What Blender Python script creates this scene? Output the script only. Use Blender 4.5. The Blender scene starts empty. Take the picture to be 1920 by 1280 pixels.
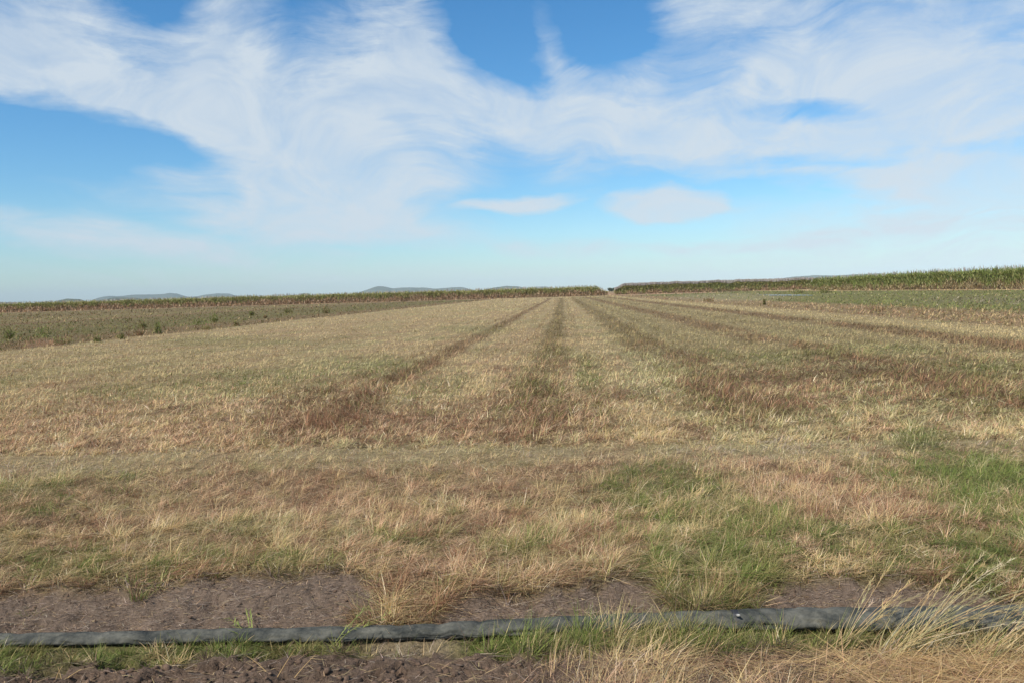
import bpy, math, random
import numpy as np
from mathutils import Matrix, Vector

R = math.radians
sc = bpy.context.scene
col = sc.collection
rng = np.random.default_rng(11)
random.seed(5)

# ------------------------------------------------------------------ camera
CAM_H = 1.8
FPX = 1493.0                      # focal length in pixels of the 1920 wide photograph
PHI, PITCH, YAW = R(1.64), R(3.43), R(3.73)
fw = np.array([-math.sin(YAW) * math.cos(PITCH), math.cos(YAW) * math.cos(PITCH), -math.sin(PITCH)])
r0 = np.array([math.cos(YAW), math.sin(YAW), 0.0])
u0 = np.cross(r0, fw)
rt = math.cos(PHI) * r0 - math.sin(PHI) * u0
up = math.sin(PHI) * r0 + math.cos(PHI) * u0
cd = bpy.data.cameras.new("camera")
cam = bpy.data.objects.new("camera", cd)
col.objects.link(cam)
cd.sensor_width = 36.0
cd.lens = FPX / 1920 * 36.0
cd.clip_start = 0.05
cd.clip_end = 80000
cam.matrix_world = Matrix(((rt[0], up[0], -fw[0], 0), (rt[1], up[1], -fw[1], 0), (rt[2], up[2], -fw[2], CAM_H), (0, 0, 0, 1)))
sc.camera = cam


def ray(px, py):
    return fw * FPX + rt * (px - 960.0) + up * (640.0 - py)


def at(px, py, z=0.0):
    d = ray(px, py)
    t = (z - CAM_H) / d[2]
    return d[0] * t, d[1] * t


def azel(px, py):
    d = ray(px, py)
    return math.atan2(d[0], d[1]), math.atan2(d[2], math.hypot(d[0], d[1]))


def project(X, Y, Z):
    dx, dy, dz = X, Y, Z - CAM_H
    f = fw[0] * dx + fw[1] * dy + fw[2] * dz
    f = np.where(np.abs(f) < 1e-6, 1e-6, f)
    u = 960 + FPX * (rt[0] * dx + rt[1] * dy + rt[2] * dz) / f
    v = 640 - FPX * (up[0] * dx + up[1] * dy + up[2] * dz) / f
    return np.where(f > 0.05, u, 1e5), np.where(f > 0.05, v, 1e5)


# ------------------------------------------------------------------ exposure, sun, sky
sc.view_settings.view_transform = 'Standard'
sc.view_settings.look = 'None'
sc.view_settings.exposure = 0.17
sc.view_settings.gamma = 1.0
sc.view_settings.use_curve_mapping = False
SUN_EL, SUN_AZ = R(46), R(-138)
sd = bpy.data.lights.new("sun", 'SUN')
sd.energy = 4.9
sd.angle = R(0.55)
sd.color = (1.0, 0.93, 0.82)
sun = bpy.data.objects.new("sun", sd)
col.objects.link(sun)
sv = Vector((math.sin(SUN_AZ) * math.cos(SUN_EL), math.cos(SUN_AZ) * math.cos(SUN_EL), math.sin(SUN_EL)))
sun.rotation_euler = sv.to_track_quat('Z', 'Y').to_euler()

world = bpy.data.worlds.new("World")
sc.world = world
world.use_nodes = True
SKY_STRENGTH = 0.085


def build_sky():
    nt = world.node_tree
    nt.nodes.clear()
    N, L = nt.nodes.new, nt.links.new
    out = N('ShaderNodeOutputWorld')
    bg = N('ShaderNodeBackground')
    L(bg.outputs[0], out.inputs[0])
    sky = N('ShaderNodeTexSky')
    sky.sky_type = 'NISHITA'
    sky.sun_disc = False
    sky.sun_elevation = SUN_EL
    sky.sun_rotation = SUN_AZ
    sky.altitude = 0
    sky.air_density = 1.0
    sky.dust_density = 0.4
    sky.ozone_density = 1.6
    tc = N('ShaderNodeTexCoord')

    def math_(op, a, b=None, c=None, clamp=False):
        n = N('ShaderNodeMath')
        n.operation = op
        n.use_clamp = clamp
        for i, x in enumerate((a, b, c)):
            if x is None:
                continue
            if isinstance(x, (int, float)):
                n.inputs[i].default_value = x
            else:
                L(x, n.inputs[i])
        return n.outputs[0]

    sep = N('ShaderNodeSeparateXYZ')
    L(tc.outputs['Generated'], sep.inputs[0])
    az = math_('ARCTAN2', sep.outputs[0], sep.outputs[1])
    el = math_('ARCSINE', sep.outputs[2])
    P0 = N('ShaderNodeCombineXYZ')
    L(az, P0.inputs[0])
    L(el, P0.inputs[1])

    def noise(vec, scale, detail, rough=0.55, stretch=(1, 1, 1), rot=0.0, dist=0.0):
        m = N('ShaderNodeMapping')
        m.inputs['Scale'].default_value = stretch
        m.inputs['Rotation'].default_value = (0, 0, rot)
        L(vec, m.inputs[0])
        n = N('ShaderNodeTexNoise')
        n.inputs['Scale'].default_value = scale
        n.inputs['Detail'].default_value = detail
        n.inputs['Roughness'].default_value = rough
        n.inputs['Distortion'].default_value = dist
        L(m.outputs[0], n.inputs['Vector'])
        return n

    def warp(vec, n, amp, amp_y=None):
        a = N('ShaderNodeVectorMath')
        a.operation = 'SUBTRACT'
        a.inputs[1].default_value = (0.5, 0.5, 0.5)
        L(n.outputs['Color'], a.inputs[0])
        b = N('ShaderNodeVectorMath')
        b.operation = 'MULTIPLY_ADD'
        b.inputs[1].default_value = (amp, amp if amp_y is None else amp_y, 0)
        L(a.outputs[0], b.inputs[0])
        L(vec, b.inputs[2])
        return b.outputs[0]

    P1 = warp(P0.outputs[0], noise(P0.outputs[0], 5.0, 2.0), 0.055, 0.04)
    P2 = warp(P1, noise(P1, 22.0, 4.0, 0.6, (0.6, 1.5, 1)), 0.045, 0.022)

    def blob(vec, cx, cy, rx, ry, ang):
        a, e = azel(cx, cy)
        m = N('ShaderNodeMapping')
        m.vector_type = 'TEXTURE'
        m.inputs['Location'].default_value = (a, e, 0)
        m.inputs['Rotation'].default_value = (0, 0, R(-ang) - PHI)
        m.inputs['Scale'].default_value = (.86 * rx / FPX, .88 * ry / FPX, 1)
        L(vec, m.inputs[0])
        g = N('ShaderNodeTexGradient')
        g.gradient_type = 'SPHERICAL'
        L(m.outputs[0], g.inputs[0])
        return g.outputs['Fac']

    # bodies of cloud and the blue gaps between them: direction (as photo pixel), radii, slope, amount
    CL = [
        (40, 90, 330, 190, 8, .95), (170, 165, 280, 75, 11, 1.0), (330, 210, 250, 60, 12, .8),
        (430, 90, 120, 210, 12, .8), (520, 230, 300, 130, 16, .9), (680, 200, 420, 190, 8, 1.0),
        (770, 60, 170, 190, 35, .8), (870, 190, 240, 110, 22, .85), (640, 290, 380, 75, 6, .8),
        (560, 60, 260, 120, 0, .22), (250, 60, 200, 120, 0, .25),
        (1035, 95, 85, 150, -16, .8), (1110, 215, 330, 120, 8, .9), (1250, 262, 420, 80, 5, .9),
        (1290, 130, 260, 170, 0, .5), (1560, 262, 420, 66, -4, .85), (1330, 18, 250, 60, 3, .75),
        (1660, 90, 420, 210, -6, 1.1), (1520, 150, 200, 90, 4, .85), (1860, 190, 320, 170, -8, .9),
        (1760, 335, 330, 58, 3, 1.3), (1900, 330, 240, 90, 0, .7), (1780, 420, 430, 120, -2, .75),
        (1500, 440, 330, 60, -4, .4), (1240, 378, 150, 44, -2, 2.8), (1310, 386, 190, 40, 2, .5), (975, 382, 150, 20, -3, 1.7),
        (985, 468, 90, 24, 0, .8), (1090, 466, 100, 28, 0, .8), (1300, 465, 230, 22, 1, .75), (1560, 450, 200, 22, -3, .3),
        (500, 362, 470, 105, 4, .92), (640, 345, 300, 80, 5, .7), (570, 425, 260, 90, -4, .9), (800, 425, 250, 50, 8, .8),
        (130, 432, 420, 44, 8, .8), (330, 455, 260, 36, 16, .7), (60, 395, 260, 36, 6, .3), (1050, 320, 140, 90, 30, .38),
        (560, 520, 700, 40, -1, .34), (1400, 505, 800, 60, -2, .34), (60, 490, 120, 20, 5, .25), (300, 322, 160, 22, 12, .3),
        (1500, 325, 240, 16, 3, .4),
    ]
    GAP = [
        (915, 60, 150, 200, -24, 1.0), (1130, 35, 150, 105, 20, 1.0), (985, 170, 60, 60, 0, .4), (1545, 216, 170, 28, 2, 1.0),
        (240, 175, 150, 40, 8, .45), (520, 80, 110, 120, 10, .35), (1905, 62, 110, 32, -16, .6), (150, 260, 360, 75, 13, .9),
        (700, 282, 120, 14, 2, .4), (1330, 95, 130, 90, 0, .25), (1560, 308, 220, 16, 2, .5), (520, 306, 220, 18, 10, .5),
        (300, 15, 140, 50, 0, .5), (1860, 265, 130, 18, -3, .45),
    ]

    def total(lst):
        acc = 0.0
        for (cx, cy, rx, ry, an, s) in lst:
            acc = math_('MULTIPLY_ADD', blob(P2, cx, cy, rx, ry, an), s, acc)
        return acc

    body = total(CL)
    gap = total(GAP)
    # clouds beyond the photographed part of the sky
    far_n = noise(P2, 2.4, 4.0, 0.55, (1, 2.2, 1))
    aside = math_('SUBTRACT', math_('ABSOLUTE', az), 0.62)
    aside = math_('MULTIPLY', aside, 3.0, clamp=True)
    high = math_('MULTIPLY', math_('SUBTRACT', el, 0.38), 4.0, clamp=True)
    aside = math_('MAXIMUM', aside, high)
    body = math_('MULTIPLY_ADD', math_('MULTIPLY', aside, far_n.outputs['Fac']), 0.9, body)
    # feathery texture: fine streaks drawn out along the wind
    PT = warp(P0.outputs[0], noise(P0.outputs[0], 3.4, 2.0), 0.20, 0.17)
    w1 = noise(PT, 11.0, 9.0, 0.68, (0.8, 2.4, 1), R(10), 0.5)
    w2 = noise(PT, 30.0, 7.0, 0.66, (0.32, 2.0, 1), R(-12), 0.5)
    tex = math_('MULTIPLY_ADD', math_('SUBTRACT', w1.outputs['Fac'], 0.5), 1.9, math_('MULTIPLY', math_('SUBTRACT', w2.outputs['Fac'], 0.5), 1.5))
    net = math_('SUBTRACT', body, math_('MULTIPLY', gap, 0.9))
    room = math_('MULTIPLY', net, 2.2, clamp=True)
    den = math_('MULTIPLY_ADD', math_('MULTIPLY', tex, room), 0.72, net)
    mr = N('ShaderNodeMapRange')
    mr.interpolation_type = 'LINEAR'
    mr.inputs['From Min'].default_value = 0.07
    mr.inputs['From Max'].default_value = 0.98
    mr.inputs['To Max'].default_value = 0.94
    L(den, mr.inputs[0])
    up_mask = math_('MULTIPLY', math_('ADD', el, 0.005), 60.0, clamp=True)
    fib = noise(PT, 10.0, 9.0, 0.66, (0.8, 1.6, 1), R(38), 0.8)
    inner = math_('MULTIPLY_ADD', math_('SUBTRACT', fib.outputs['Fac'], 0.5), 1.5, 0.86, clamp=True)
    fac = math_('MULTIPLY', mr.outputs[0], inner)
    # thin milky veil low over the plain
    veil = math_('MULTIPLY', math_('SUBTRACT', 0.15, el), 6.0, clamp=True)
    veil = math_('MULTIPLY', math_('MULTIPLY', veil, veil), math_('MULTIPLY_ADD', w1.outputs['Fac'], 0.6, 0.02))
    fac = math_('SUBTRACT', 1.0, math_('MULTIPLY', math_('SUBTRACT', 1.0, fac), math_('SUBTRACT', 1.0, veil)))
    fac = math_('MULTIPLY', fac, up_mask)

    hs = N('ShaderNodeHueSaturation')
    hs.inputs['Hue'].default_value = 0.492
    hs.inputs['Saturation'].default_value = 1.3
    hs.inputs['Value'].default_value = 1.3
    L(sky.outputs[0], hs.inputs['Color'])
    mix = N('ShaderNodeMix')
    mix.data_type = 'RGBA'
    L(fac, mix.inputs['Factor'])
    tn = N('ShaderNodeVectorMath')
    tn.operation = 'MULTIPLY'
    tn.inputs[1].default_value = (.74, .99, 1.17)
    L(hs.outputs[0], tn.inputs[0])
    L(tn.outputs[0], mix.inputs['A'])
    k = 1.0 / SKY_STRENGTH
    mix.inputs['B'].default_value = (0.59 * k, 0.665 * k, 0.735 * k, 1)
    L(mix.outputs['Result'], bg.inputs['Color'])
    bg.inputs['Strength'].default_value = SKY_STRENGTH


build_sky()


# ------------------------------------------------------------------ helpers
def tag(o, label=None, cat=None, group=None, kind=None):
    if label:
        o['label'] = label
    if cat:
        o['category'] = cat
    if group:
        o['group'] = group
    if kind:
        o['kind'] = kind
    return o


TAB = np.random.default_rng(3).random((256, 256)).astype(np.float32)


def vnoise(x, y):
    xi, yi = np.floor(x).astype(np.int64), np.floor(y).astype(np.int64)
    fx, fy = x - xi, y - yi
    fx, fy = fx * fx * (3 - 2 * fx), fy * fy * (3 - 2 * fy)
    a, b = TAB[xi & 255, yi & 255], TAB[(xi + 1) & 255, yi & 255]
    c, d = TAB[xi & 255, (yi + 1) & 255], TAB[(xi + 1) & 255, (yi + 1) & 255]
    return (a + (b - a) * fx) * (1 - fy) + (c + (d - c) * fx) * fy


def fbm(x, y, s=1.0, o=4, g=0.5):
    t, amp, tot = 0.0, 1.0, 0.0
    for i in range(o):
        t = t + amp * vnoise(x * s + 17.3 * i, y * s - 9.1 * i)
        tot += amp
        amp *= g
        s *= 2.03
    return t / tot


def sst(a, b, x):
    t = np.clip((x - a) / (b - a), 0, 1)
    return t * t * (3 - 2 * t)


def material(name, rough=0.85, translucent=0.0, detail=None, spec=0.2, bump=None):
    """colour comes from the mesh's own colour attribute, broken up by a fine noise"""
    m = bpy.data.materials.new(name)
    m.use_nodes = True
    nt = m.node_tree
    N, L = nt.nodes.new, nt.links.new
    p = nt.nodes['Principled BSDF']
    p.inputs['Roughness'].default_value = rough
    p.inputs['Specular IOR Level'].default_value = spec
    a = N('ShaderNodeAttribute')
    a.attribute_name = 'tint'
    c = a.outputs['Color']
    if detail:
        tc = N('ShaderNodeTexCoord')
        for sca, amt in detail:
            n = N('ShaderNodeTexNoise')
            n.inputs['Scale'].default_value = sca
            n.inputs['Detail'].default_value = 4
            L(tc.outputs['Object'], n.inputs['Vector'])
            mr = N('ShaderNodeMapRange')
            mr.inputs['From Min'].default_value = 0.25
            mr.inputs['From Max'].default_value = 0.75
            mr.inputs['To Min'].default_value = 1 - amt
            mr.inputs['To Max'].default_value = 1 + amt
            L(n.outputs['Fac'], mr.inputs[0])
            v = N('ShaderNodeVectorMath')
            v.operation = 'SCALE'
            L(c, v.inputs[0])
            L(mr.outputs[0], v.inputs['Scale'])
            c = v.outputs[0]
    L(c, p.inputs['Base Color'])
    if bump:
        nb = N('ShaderNodeTexNoise')
        nb.inputs['Scale'].default_value = bump[0]
        nb.inputs['Detail'].default_value = 8
        nb.inputs['Roughness'].default_value = .7
        L(tc.outputs['Object'], nb.inputs['Vector'])
        bp = N('ShaderNodeBump')
        bp.inputs['Strength'].default_value = 1
        bp.inputs['Distance'].default_value = bump[1]
        L(nb.outputs['Fac'], bp.inputs['Height'])
        L(bp.outputs[0], p.inputs['Normal'])
    if translucent:
        t = N('ShaderNodeBsdfTranslucent')
        L(c, t.inputs['Color'])
        mx = N('ShaderNodeMixShader')
        mx.inputs[0].default_value = translucent
        L(p.outputs[0], mx.inputs[1])
        L(t.outputs[0], mx.inputs[2])
        L(mx.outputs[0], nt.nodes['Material Output'].inputs[0])
    return m


MAT_GRASS = material('dry_grass_blades', 0.7, 0.28)
MAT_LEAF = material('green_leaves', 0.6, 0.3)
MAT_SOIL = material('soil', 0.95, 0, ((9, .12), (70, .22), (300, .2)), 0.1, (60, .01))
MAT_GROUND = material('thatch_and_soil', 0.95, 0, ((0.9, .10), (11, .16), (60, .25), (260, .25)), 0.1, (34, .045))
MAT_WOOD = material('bark', 0.9, 0, ((20, .2),))


def mesh_object(name, co, faces, tint, mat, parent=None, smooth=True):
    """co (n,3); faces (m,k) of one k; tint (n,3)"""
    me = bpy.data.meshes.new(name)
    k = faces.shape[1]
    me.vertices.add(len(co))
    me.vertices.foreach_set('co', np.ascontiguousarray(co, dtype=np.float32).ravel())
    me.loops.add(faces.size)
    me.loops.foreach_set('vertex_index', faces.astype(np.int32).ravel())
    me.polygons.add(len(faces))
    me.polygons.foreach_set('loop_start', np.arange(len(faces), dtype=np.int32) * k)
    me.update(calc_edges=True)
    if smooth:
        me.polygons.foreach_set('use_smooth', np.ones(len(faces), dtype=bool))
    at_ = me.attributes.new('tint', 'FLOAT_COLOR', 'POINT')
    c4 = np.ones((len(co), 4), np.float32)
    c4[:, :3] = tint
    at_.data.foreach_set('color', c4.ravel())
    me.materials.append(mat)
    o = bpy.data.objects.new(name, me)
    col.objects.link(o)
    if parent:
        o.parent = parent
    return o


def ribbons(root, head, lean, bend, length, width, tint, nseg=3, twist=None, taper=1.4):
    """arching grass blades as ribbons -> co, faces, tint"""
    n = len(root)
    seg = length / nseg
    p = root.astype(np.float64).copy()
    if twist is None:
        twist = rng.uniform(-0.9, 0.9, n)
    wa = head + math.pi / 2 + twist
    wx, wy = np.cos(wa), np.sin(wa)
    hx, hy = np.cos(head), np.sin(head)
    rings = []
    for i in range(nseg + 1):
        t = i / nseg
        w = width * max(0.06, 1 - t ** taper) * 0.5
        a = np.stack([p[:, 0] - wx * w, p[:, 1] - wy * w, p[:, 2]], 1)
        b = np.stack([p[:, 0] + wx * w, p[:, 1] + wy * w, p[:, 2]], 1)
        rings += [a, b]
        th = lean + bend * (i + 0.5) / nseg
        p[:, 0] += seg * np.sin(th) * hx
        p[:, 1] += seg * np.sin(th) * hy
        p[:, 2] += seg * np.cos(th)
    co = np.stack(rings, 1).reshape(-1, 3)
    k = 2 * (nseg + 1)
    base = (np.arange(n) * k)[:, None]
    f = [np.concatenate([base + 2 * i, base + 2 * i + 1, base + 2 * i + 3, base + 2 * i + 2], 1) for i in range(nseg)]
    faces = np.stack(f, 1).reshape(-1, 4)
    return co, faces, np.repeat(tint, k, 0)


def join(parts):
    co, fa, ti, off = [], [], [], 0
    for c, f, t in parts:
        co.append(c)
        fa.append(f + off)
        ti.append(t)
        off += len(c)
    return np.concatenate(co), np.concatenate(fa), np.concatenate(ti)


# ------------------------------------------------------------------ lie of the land
PIPE_PX = [(-420, 1201), (-200, 1197), (0, 1189), (213, 1187), (430, 1182), (640, 1180), (740, 1178), (840, 1174), (960, 1169),
           (1060, 1164), (1200, 1160), (1360, 1157), (1500, 1156), (1650, 1158), (1780, 1157), (1920, 1157), (2120, 1155), (2400, 1150)]
TRENCH = -0.13
pipe_xy = np.array([at(x, y, TRENCH + 0.06) for x, y in PIPE_PX])


def pipe_y(X):
    return np.interp(X, pipe_xy[:, 0], pipe_xy[:, 1])


def bank_edge(X):
    """how far behind the hose the turf starts"""
    u = 960 + X / 4.6 * FPX + 95
    k = np.array([(-800, .50), (0, .52), (200, .55), (270, .66), (430, .70), (600, .70), (650, .45), (700, .14), (800, .16), (850, .38), (1000, .44),
                  (1150, .50), (1220, .46), (1260, .22), (1330, .10), (1400, .16), (1450, .42), (1560, .50), (1650, .46), (1760, .40), (2000, .30), (3000, .4)])
    return np.interp(u, k[:, 0], k[:, 1]) + (fbm(X, X * 0 + 3.3, 6, 3) - 0.5) * 0.16


def gz(X, Y):
    X, Y = np.asarray(X, float), np.asarray(Y, float)
    s = Y - pipe_y(X)
    near = sst(40, 8, Y)
    z = np.where(s > 0.08, TRENCH * (1 - sst(0.05, 0.72, s)), TRENCH + 0.05 * sst(-0.1, -0.55, s) + 0.04 * sst(-0.5, -1.4, s))
    soil = sst(1.2, 0.5, s)
    lump = (fbm(X, Y, 5, 3) - 0.5) * 0.07 + (fbm(X + 9, Y, 11, 3) - 0.5) * 0.075 + (np.abs(fbm(X, Y + 5, 24, 2) - 0.5)) * -0.05 - .05 * sst(.55, .66, fbm(X + 31, Y * 1.3, 13, 2)) * sst(-.15, -.3, s)
    z = z + lump * soil * np.where(np.abs(s) < 0.09, 0.3, 1) * near
    z = z + (fbm(X, Y, 1.1, 3) - 0.5) * 0.05 * (1 - soil) * near
    return z


# ------------------------------------------------------------------ what grows where
KEYS = ['straw', 'pale', 'pink', 'red', 'dark', 'green', 'olive', 'grey', 'gold', 'soil', 'bleach']
PAL = np.array([
    (.50, .41, .215), (.40, .385, .20), (.475, .345, .215), (.275, .168, .098), (.155, .112, .065),
    (.145, .19, .05), (.225, .215, .085), (.40, .35, .28), (.50, .375, .18), (.122, .09, .066), (.66, .58, .40)])
PAL = PAL * np.array((1.15, 1.05, 1.02))
K = {k: i for i, k in enumerate(KEYS)}
MOWN_L, MOWN_R = -23.5, 17.0


def ell(u, v, cx, cy, rx, ry, soft=0.5):
    d = np.sqrt(((u - cx) / rx) ** 2 + ((v - cy) / ry) ** 2)
    return 1 - sst(1 - soft, 1 + soft, d)


def cover(X, Y):
    """weights (n,K), blade length, amount of growth (0 bare .. 1)"""
    X, Y = np.asarray(X, float), np.asarray(Y, float)
    n = len(X)
    u, v = project(X, Y, np.zeros(n))
    # true position on the ground stands behind every patch; u, v only name it
    W = np.zeros((n, len(KEYS)))
    n1 = fbm(X, Y, 0.35, 4)
    n2 = fbm(X + 40, Y - 13, 1.3, 4)
    n3 = fbm(X - 70, Y * 0.35 + 31, 0.8, 3)
    far = sst(25, 90, Y)

    def setw(mask, **kw):
        m = np.clip(mask, 0, 1)[:, None]
        t = np.zeros(len(KEYS))
        for k_, x in kw.items():
            t[K[k_]] = x
        t /= t.sum()
        W[:] = W * (1 - m) + t * m

    one = np.ones(n)
    setw(one, straw=.55, pale=.22, pink=.16, red=.03, olive=.04)
    length = 0.10 * one
    grow = one.copy()
    # the mown field: paler green and pinker drifts
    setw(sst(.5, .68, n1) * .75, pale=.7, straw=.25, olive=.08)
    setw(sst(.52, .70, n2) * .6 * (1 - far), pink=.55, straw=.3, red=.15)
    setw(sst(.58, .72, n3) * .5 * (1 - far), olive=.4, pale=.4, green=.2)
    setw(ell(u, v, 230, 800, 420, 55) * .55, pink=.6, straw=.25, red=.15)
    setw(ell(u, v, 1350, 690, 120, 60) * .6, pale=.75, straw=.15, olive=.1)
    setw(ell(u, v, 1190, 640, 70, 60) * .5, pale=.7, olive=.3)
    setw(ell(u, v, 200, 680, 420, 35) * .45, pale=.5, straw=.4, olive=.1)
    setw(ell(u, v, 660, 690, 120, 25) * .4, pale=.5, green=.2, olive=.2)
    n4 = fbm(X * 1.7, Y * .11 + 50, 1.0, 3)
    n5 = fbm(X, Y, 3.1, 3)
    setw(sst(.52, .66, n4) * .45, pink=.4, red=.2, straw=.3, olive=.1)
    setw(sst(.60, .72, n5) * .5 * (1 - far), red=.4, dark=.25, pink=.35)
    setw(sst(.40, .28, n5) * .5 * (1 - far), straw=.6, bleach=.25, pale=.15)
    right = sst(2.0, 4.5, X) * sst(18, 14, X) * sst(9.5, 12, Y)
    setw(right * .75, olive=.36, pale=.30, straw=.12, red=.14, dark=.08)
    # dark strips left between the passes of the mower, running up the field
    wob = (fbm(X * 0.2, Y, 0.25, 3) - .5)
    for x0, hw, k_, y0, tone in ((-3.6, .46, .85, 10.0, 0), (-4.55, .22, .4, 10.3, 0), (-0.38, .56, .85, 9.6, 1), (-1.2, .2, .3, 9.8, 0), (0.55, .22, .35, 10, 1), (2.75, .8, .82, 10.5, 1),
                                 (4.3, .35, .3, 12, 1), (6.9, .95, .82, 9.5, 0), (9.4, .45, .35, 12, 1), (12.3, 1.0, .9, 11, 0)):
        dx = np.abs(X - x0 - wob * .5 * (0.5 + hw))
        broken = np.clip((.7 if abs(x0) < 3.7 and hw > .3 else .15) + sst(.22, .50, fbm(X + x0 * 7, Y * .6, .55, 3)) + far * .7, 0, 1)
        edge = 0.55 + 0.45 * n2
        m = (1 - sst(hw * .5 * edge, hw * 1.7 * edge, dx)) * k_ * broken * sst(y0 - .6, y0 + 1.2, Y)
        if tone == 0:
            setw(m, red=.44, dark=.34, olive=.2, pink=.02)
        else:
            setw(m, red=.25, dark=.27, olive=.40, green=.08)
        length = length * (1 - m) + .19 * m
    setw((1 - sst(.7, 1.6, np.abs(X - 15.0))) * .8 * sst(14, 20, Y), straw=.75, pale=.25)
    setw(ell(u, v, 680, 800, 190, 40) * .7, red=.45, pink=.3, dark=.15, olive=.1)
    setw(ell(u, v, 960, 790, 170, 42) * .6, red=.4, pink=.35, dark=.15, olive=.1)
    setw(ell(u, v, 1440, 730, 130, 40) * .6, red=.45, dark=.2, pink=.2, olive=.15)
    setw(ell(u, v, 1740, 715, 160, 40) * .55, red=.4, dark=.3, olive=.3)
    for cx, cy, rx, ry, k_ in ((430, 712, 150, 20, .36), (690, 684, 100, 16, .42), (560, 700, 70, 14, .25), (250, 735, 120, 14, .35), (900, 620, 70, 8, .4), (430, 640, 160, 9, .35),
                               (1330, 665, 40, 10, .55), (1480, 668, 90, 12, .5), (1640, 655, 120, 12, .45), (1830, 690, 80, 14, .5), (1105, 700, 26, 34, .5)):
        setw(ell(u, v, cx, cy, rx, ry) * k_ * (.5 + n2), green=.35, olive=.35, pale=.3)
    for cx, cy, rx, ry, k_ in ((1275, 672, 60, 15, .8), (1215, 648, 34, 10, .6), (1405, 712, 60, 14, .75), (1560, 675, 60, 10, .7), (1585, 700, 90, 14, .7), (1330, 725, 60, 14, .5), (1480, 755, 70, 12, .5),
                               (560, 752, 90, 12, .5), (610, 735, 50, 8, .6), (330, 770, 40, 12, .5), (1190, 742, 40, 12, .5)):
        setw(ell(u, v, cx, cy, rx, ry) * k_ * (.5 + n2), red=.40, dark=.35, olive=.25)
    setw(ell(u, v, 1225, 705, 60, 45) * .55, pale=.75, bleach=.1, olive=.15)
    # rough land right of the mown field
    rr = sst(MOWN_R - .3, MOWN_R + .5, X)
    setw(rr, red=.28, pink=.16, straw=.10, olive=.32, dark=.14)
    setw(rr * sst(.45, .6, n2) * .35, straw=.35, pink=.4, olive=.25)
    g = sst(23, 27, X) * (1 - sst(70, 76, X))
    setw(g * .93, green=.62, olive=.33, pale=.05)
    setw(g * sst(.45, .62, n1) * .5, green=.3, olive=.45, pale=.15, red=.1)
    setw(ell(u, v, 1850, 564, 120, 7, .7) * .6, grey=.25, dark=.35, green=.4)
    setw(ell(u, v, 1370, 558, 100, 7) * .6, grey=.35, olive=.4, pale=.25)
    setw(sst(72, 77, X), straw=.5, pink=.25, gold=.25)
    length = length * (1 - rr) + .20 * rr
    # rough land left of it, in bands
    ll = sst(MOWN_L + .3, MOWN_L - .5, X + wob * 1.5)
    setw(ll, red=.46, pink=.12, straw=.06, dark=.2, olive=.16)
    for a, b, mix_ in ((-29, -42, dict(green=.4, olive=.4, dark=.12, red=.08)), (-42, -57, dict(olive=.55, dark=.2, green=.15, red=.1)),
                       (-57, -62, dict(red=.6, dark=.2, pink=.2)), (-62, -86, dict(olive=.4, straw=.35, red=.15, green=.1)),
                       (-86, -93, dict(red=.5, olive=.5)), (-93, -128, dict(olive=.45, dark=.25, straw=.15, red=.15)),
                       (-128, -900, dict(olive=.5, straw=.2, red=.15, dark=.15))):
        xs = X + (n1 - .5) * 5
        setw(sst(a + 1.2, a - 1.2, xs) * (1 - sst(b + 1, b - 1, xs)) * .92, **mix_)
    setw(ll * sst(.52, .68, n2) * .3, straw=.15, red=.5, olive=.35)
    setw(ll * .5, dark=.55, green=.17, olive=.28)
    setw(ell(u, v, 80, 648, 40, 9) * ll * .7, red=.75, pink=.25)
    length = length * (1 - ll) + .20 * ll
    # bare strip and track at the foot of the far cane
    setw(sst(276, 284, Y) * (X < 60), pink=.6, red=.25, straw=.15)
    setw(sst(236, 250, Y) * (X > MOWN_L) * (X < 17) * .6, straw=.7, pale=.3)
    # headland: a flattened track across the rows, then rough uncut grass
    hl = 1 - sst(8.2, 9.2, Y)
    track = (1 - sst(.35, .85, np.abs(Y - 8.75 - (n1 - .5) * .7))) * sst(-9, -3, X + 6) * (1 - sst(4.5, 7, X))
    setw(hl, pink=.42, straw=.32, red=.14, olive=.09, dark=.03)
    length = length * (1 - hl) + (.065 + .075 * n2) * hl
    setw(hl * sst(.46, .62, n2) * .7, straw=.5, pale=.3, olive=.2)
    setw(hl * sst(.5, .64, fbm(X, Y, 2.6, 3)) * .55, red=.5, pink=.3, dark=.2)
    setw(track * .6 * sst(.36, .55, fbm(X * .5, Y, 1.1, 3)), straw=.45, grey=.2, pale=.35)
    length = length * (1 - track) + .07 * track
    # green patches in the rough grass
    for cx, cy, rx, ry, k_, tone in ((1235, 905, 125, 34, 1.05, 0), (1330, 958, 200, 52, .85, 1), (1810, 890, 190, 40, 1.25, 0), (1890, 940, 140, 46, 1.1, 0),
                                     (50, 935, 100, 40, .6, 0), (230, 905, 80, 22, .45, 1), (1450, 1030, 330, 70, .5, 1), (1720, 1030, 280, 80, .72, 1),
                                     (1330, 1080, 130, 60, .9, 0), (1560, 1060, 160, 40, .4, 1), (1880, 1060, 140, 60, .75, 0), (60, 1060, 200, 40, .5, 1), (330, 1060, 330, 30, .45, 1),
                                     (250, 1090, 140, 20, .4, 1), (680, 1050, 90, 40, .45, 1), (960, 1040, 80, 40, .4, 1), (1715, 825, 60, 24, .9, 2),
                                     (770, 1010, 60, 20, .3, 0), (450, 995, 40, 16, .5, 0), (1010, 1010, 300, 20, .2, 1), (1500, 960, 60, 24, .4, 1)):
        nn = .55 + .9 * (fbm(X + cx, Y, 2.2, 3) - .3)
        m = ell(u, v, cx, cy, rx, ry) * k_ * nn
        if tone == 0:
            setw(m, green=.72, olive=.2, pale=.08)
        elif tone == 1:
            setw(m, olive=.42, green=.34, straw=.24)
        else:
            setw(m, green=.45, pale=.35, olive=.2)
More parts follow.
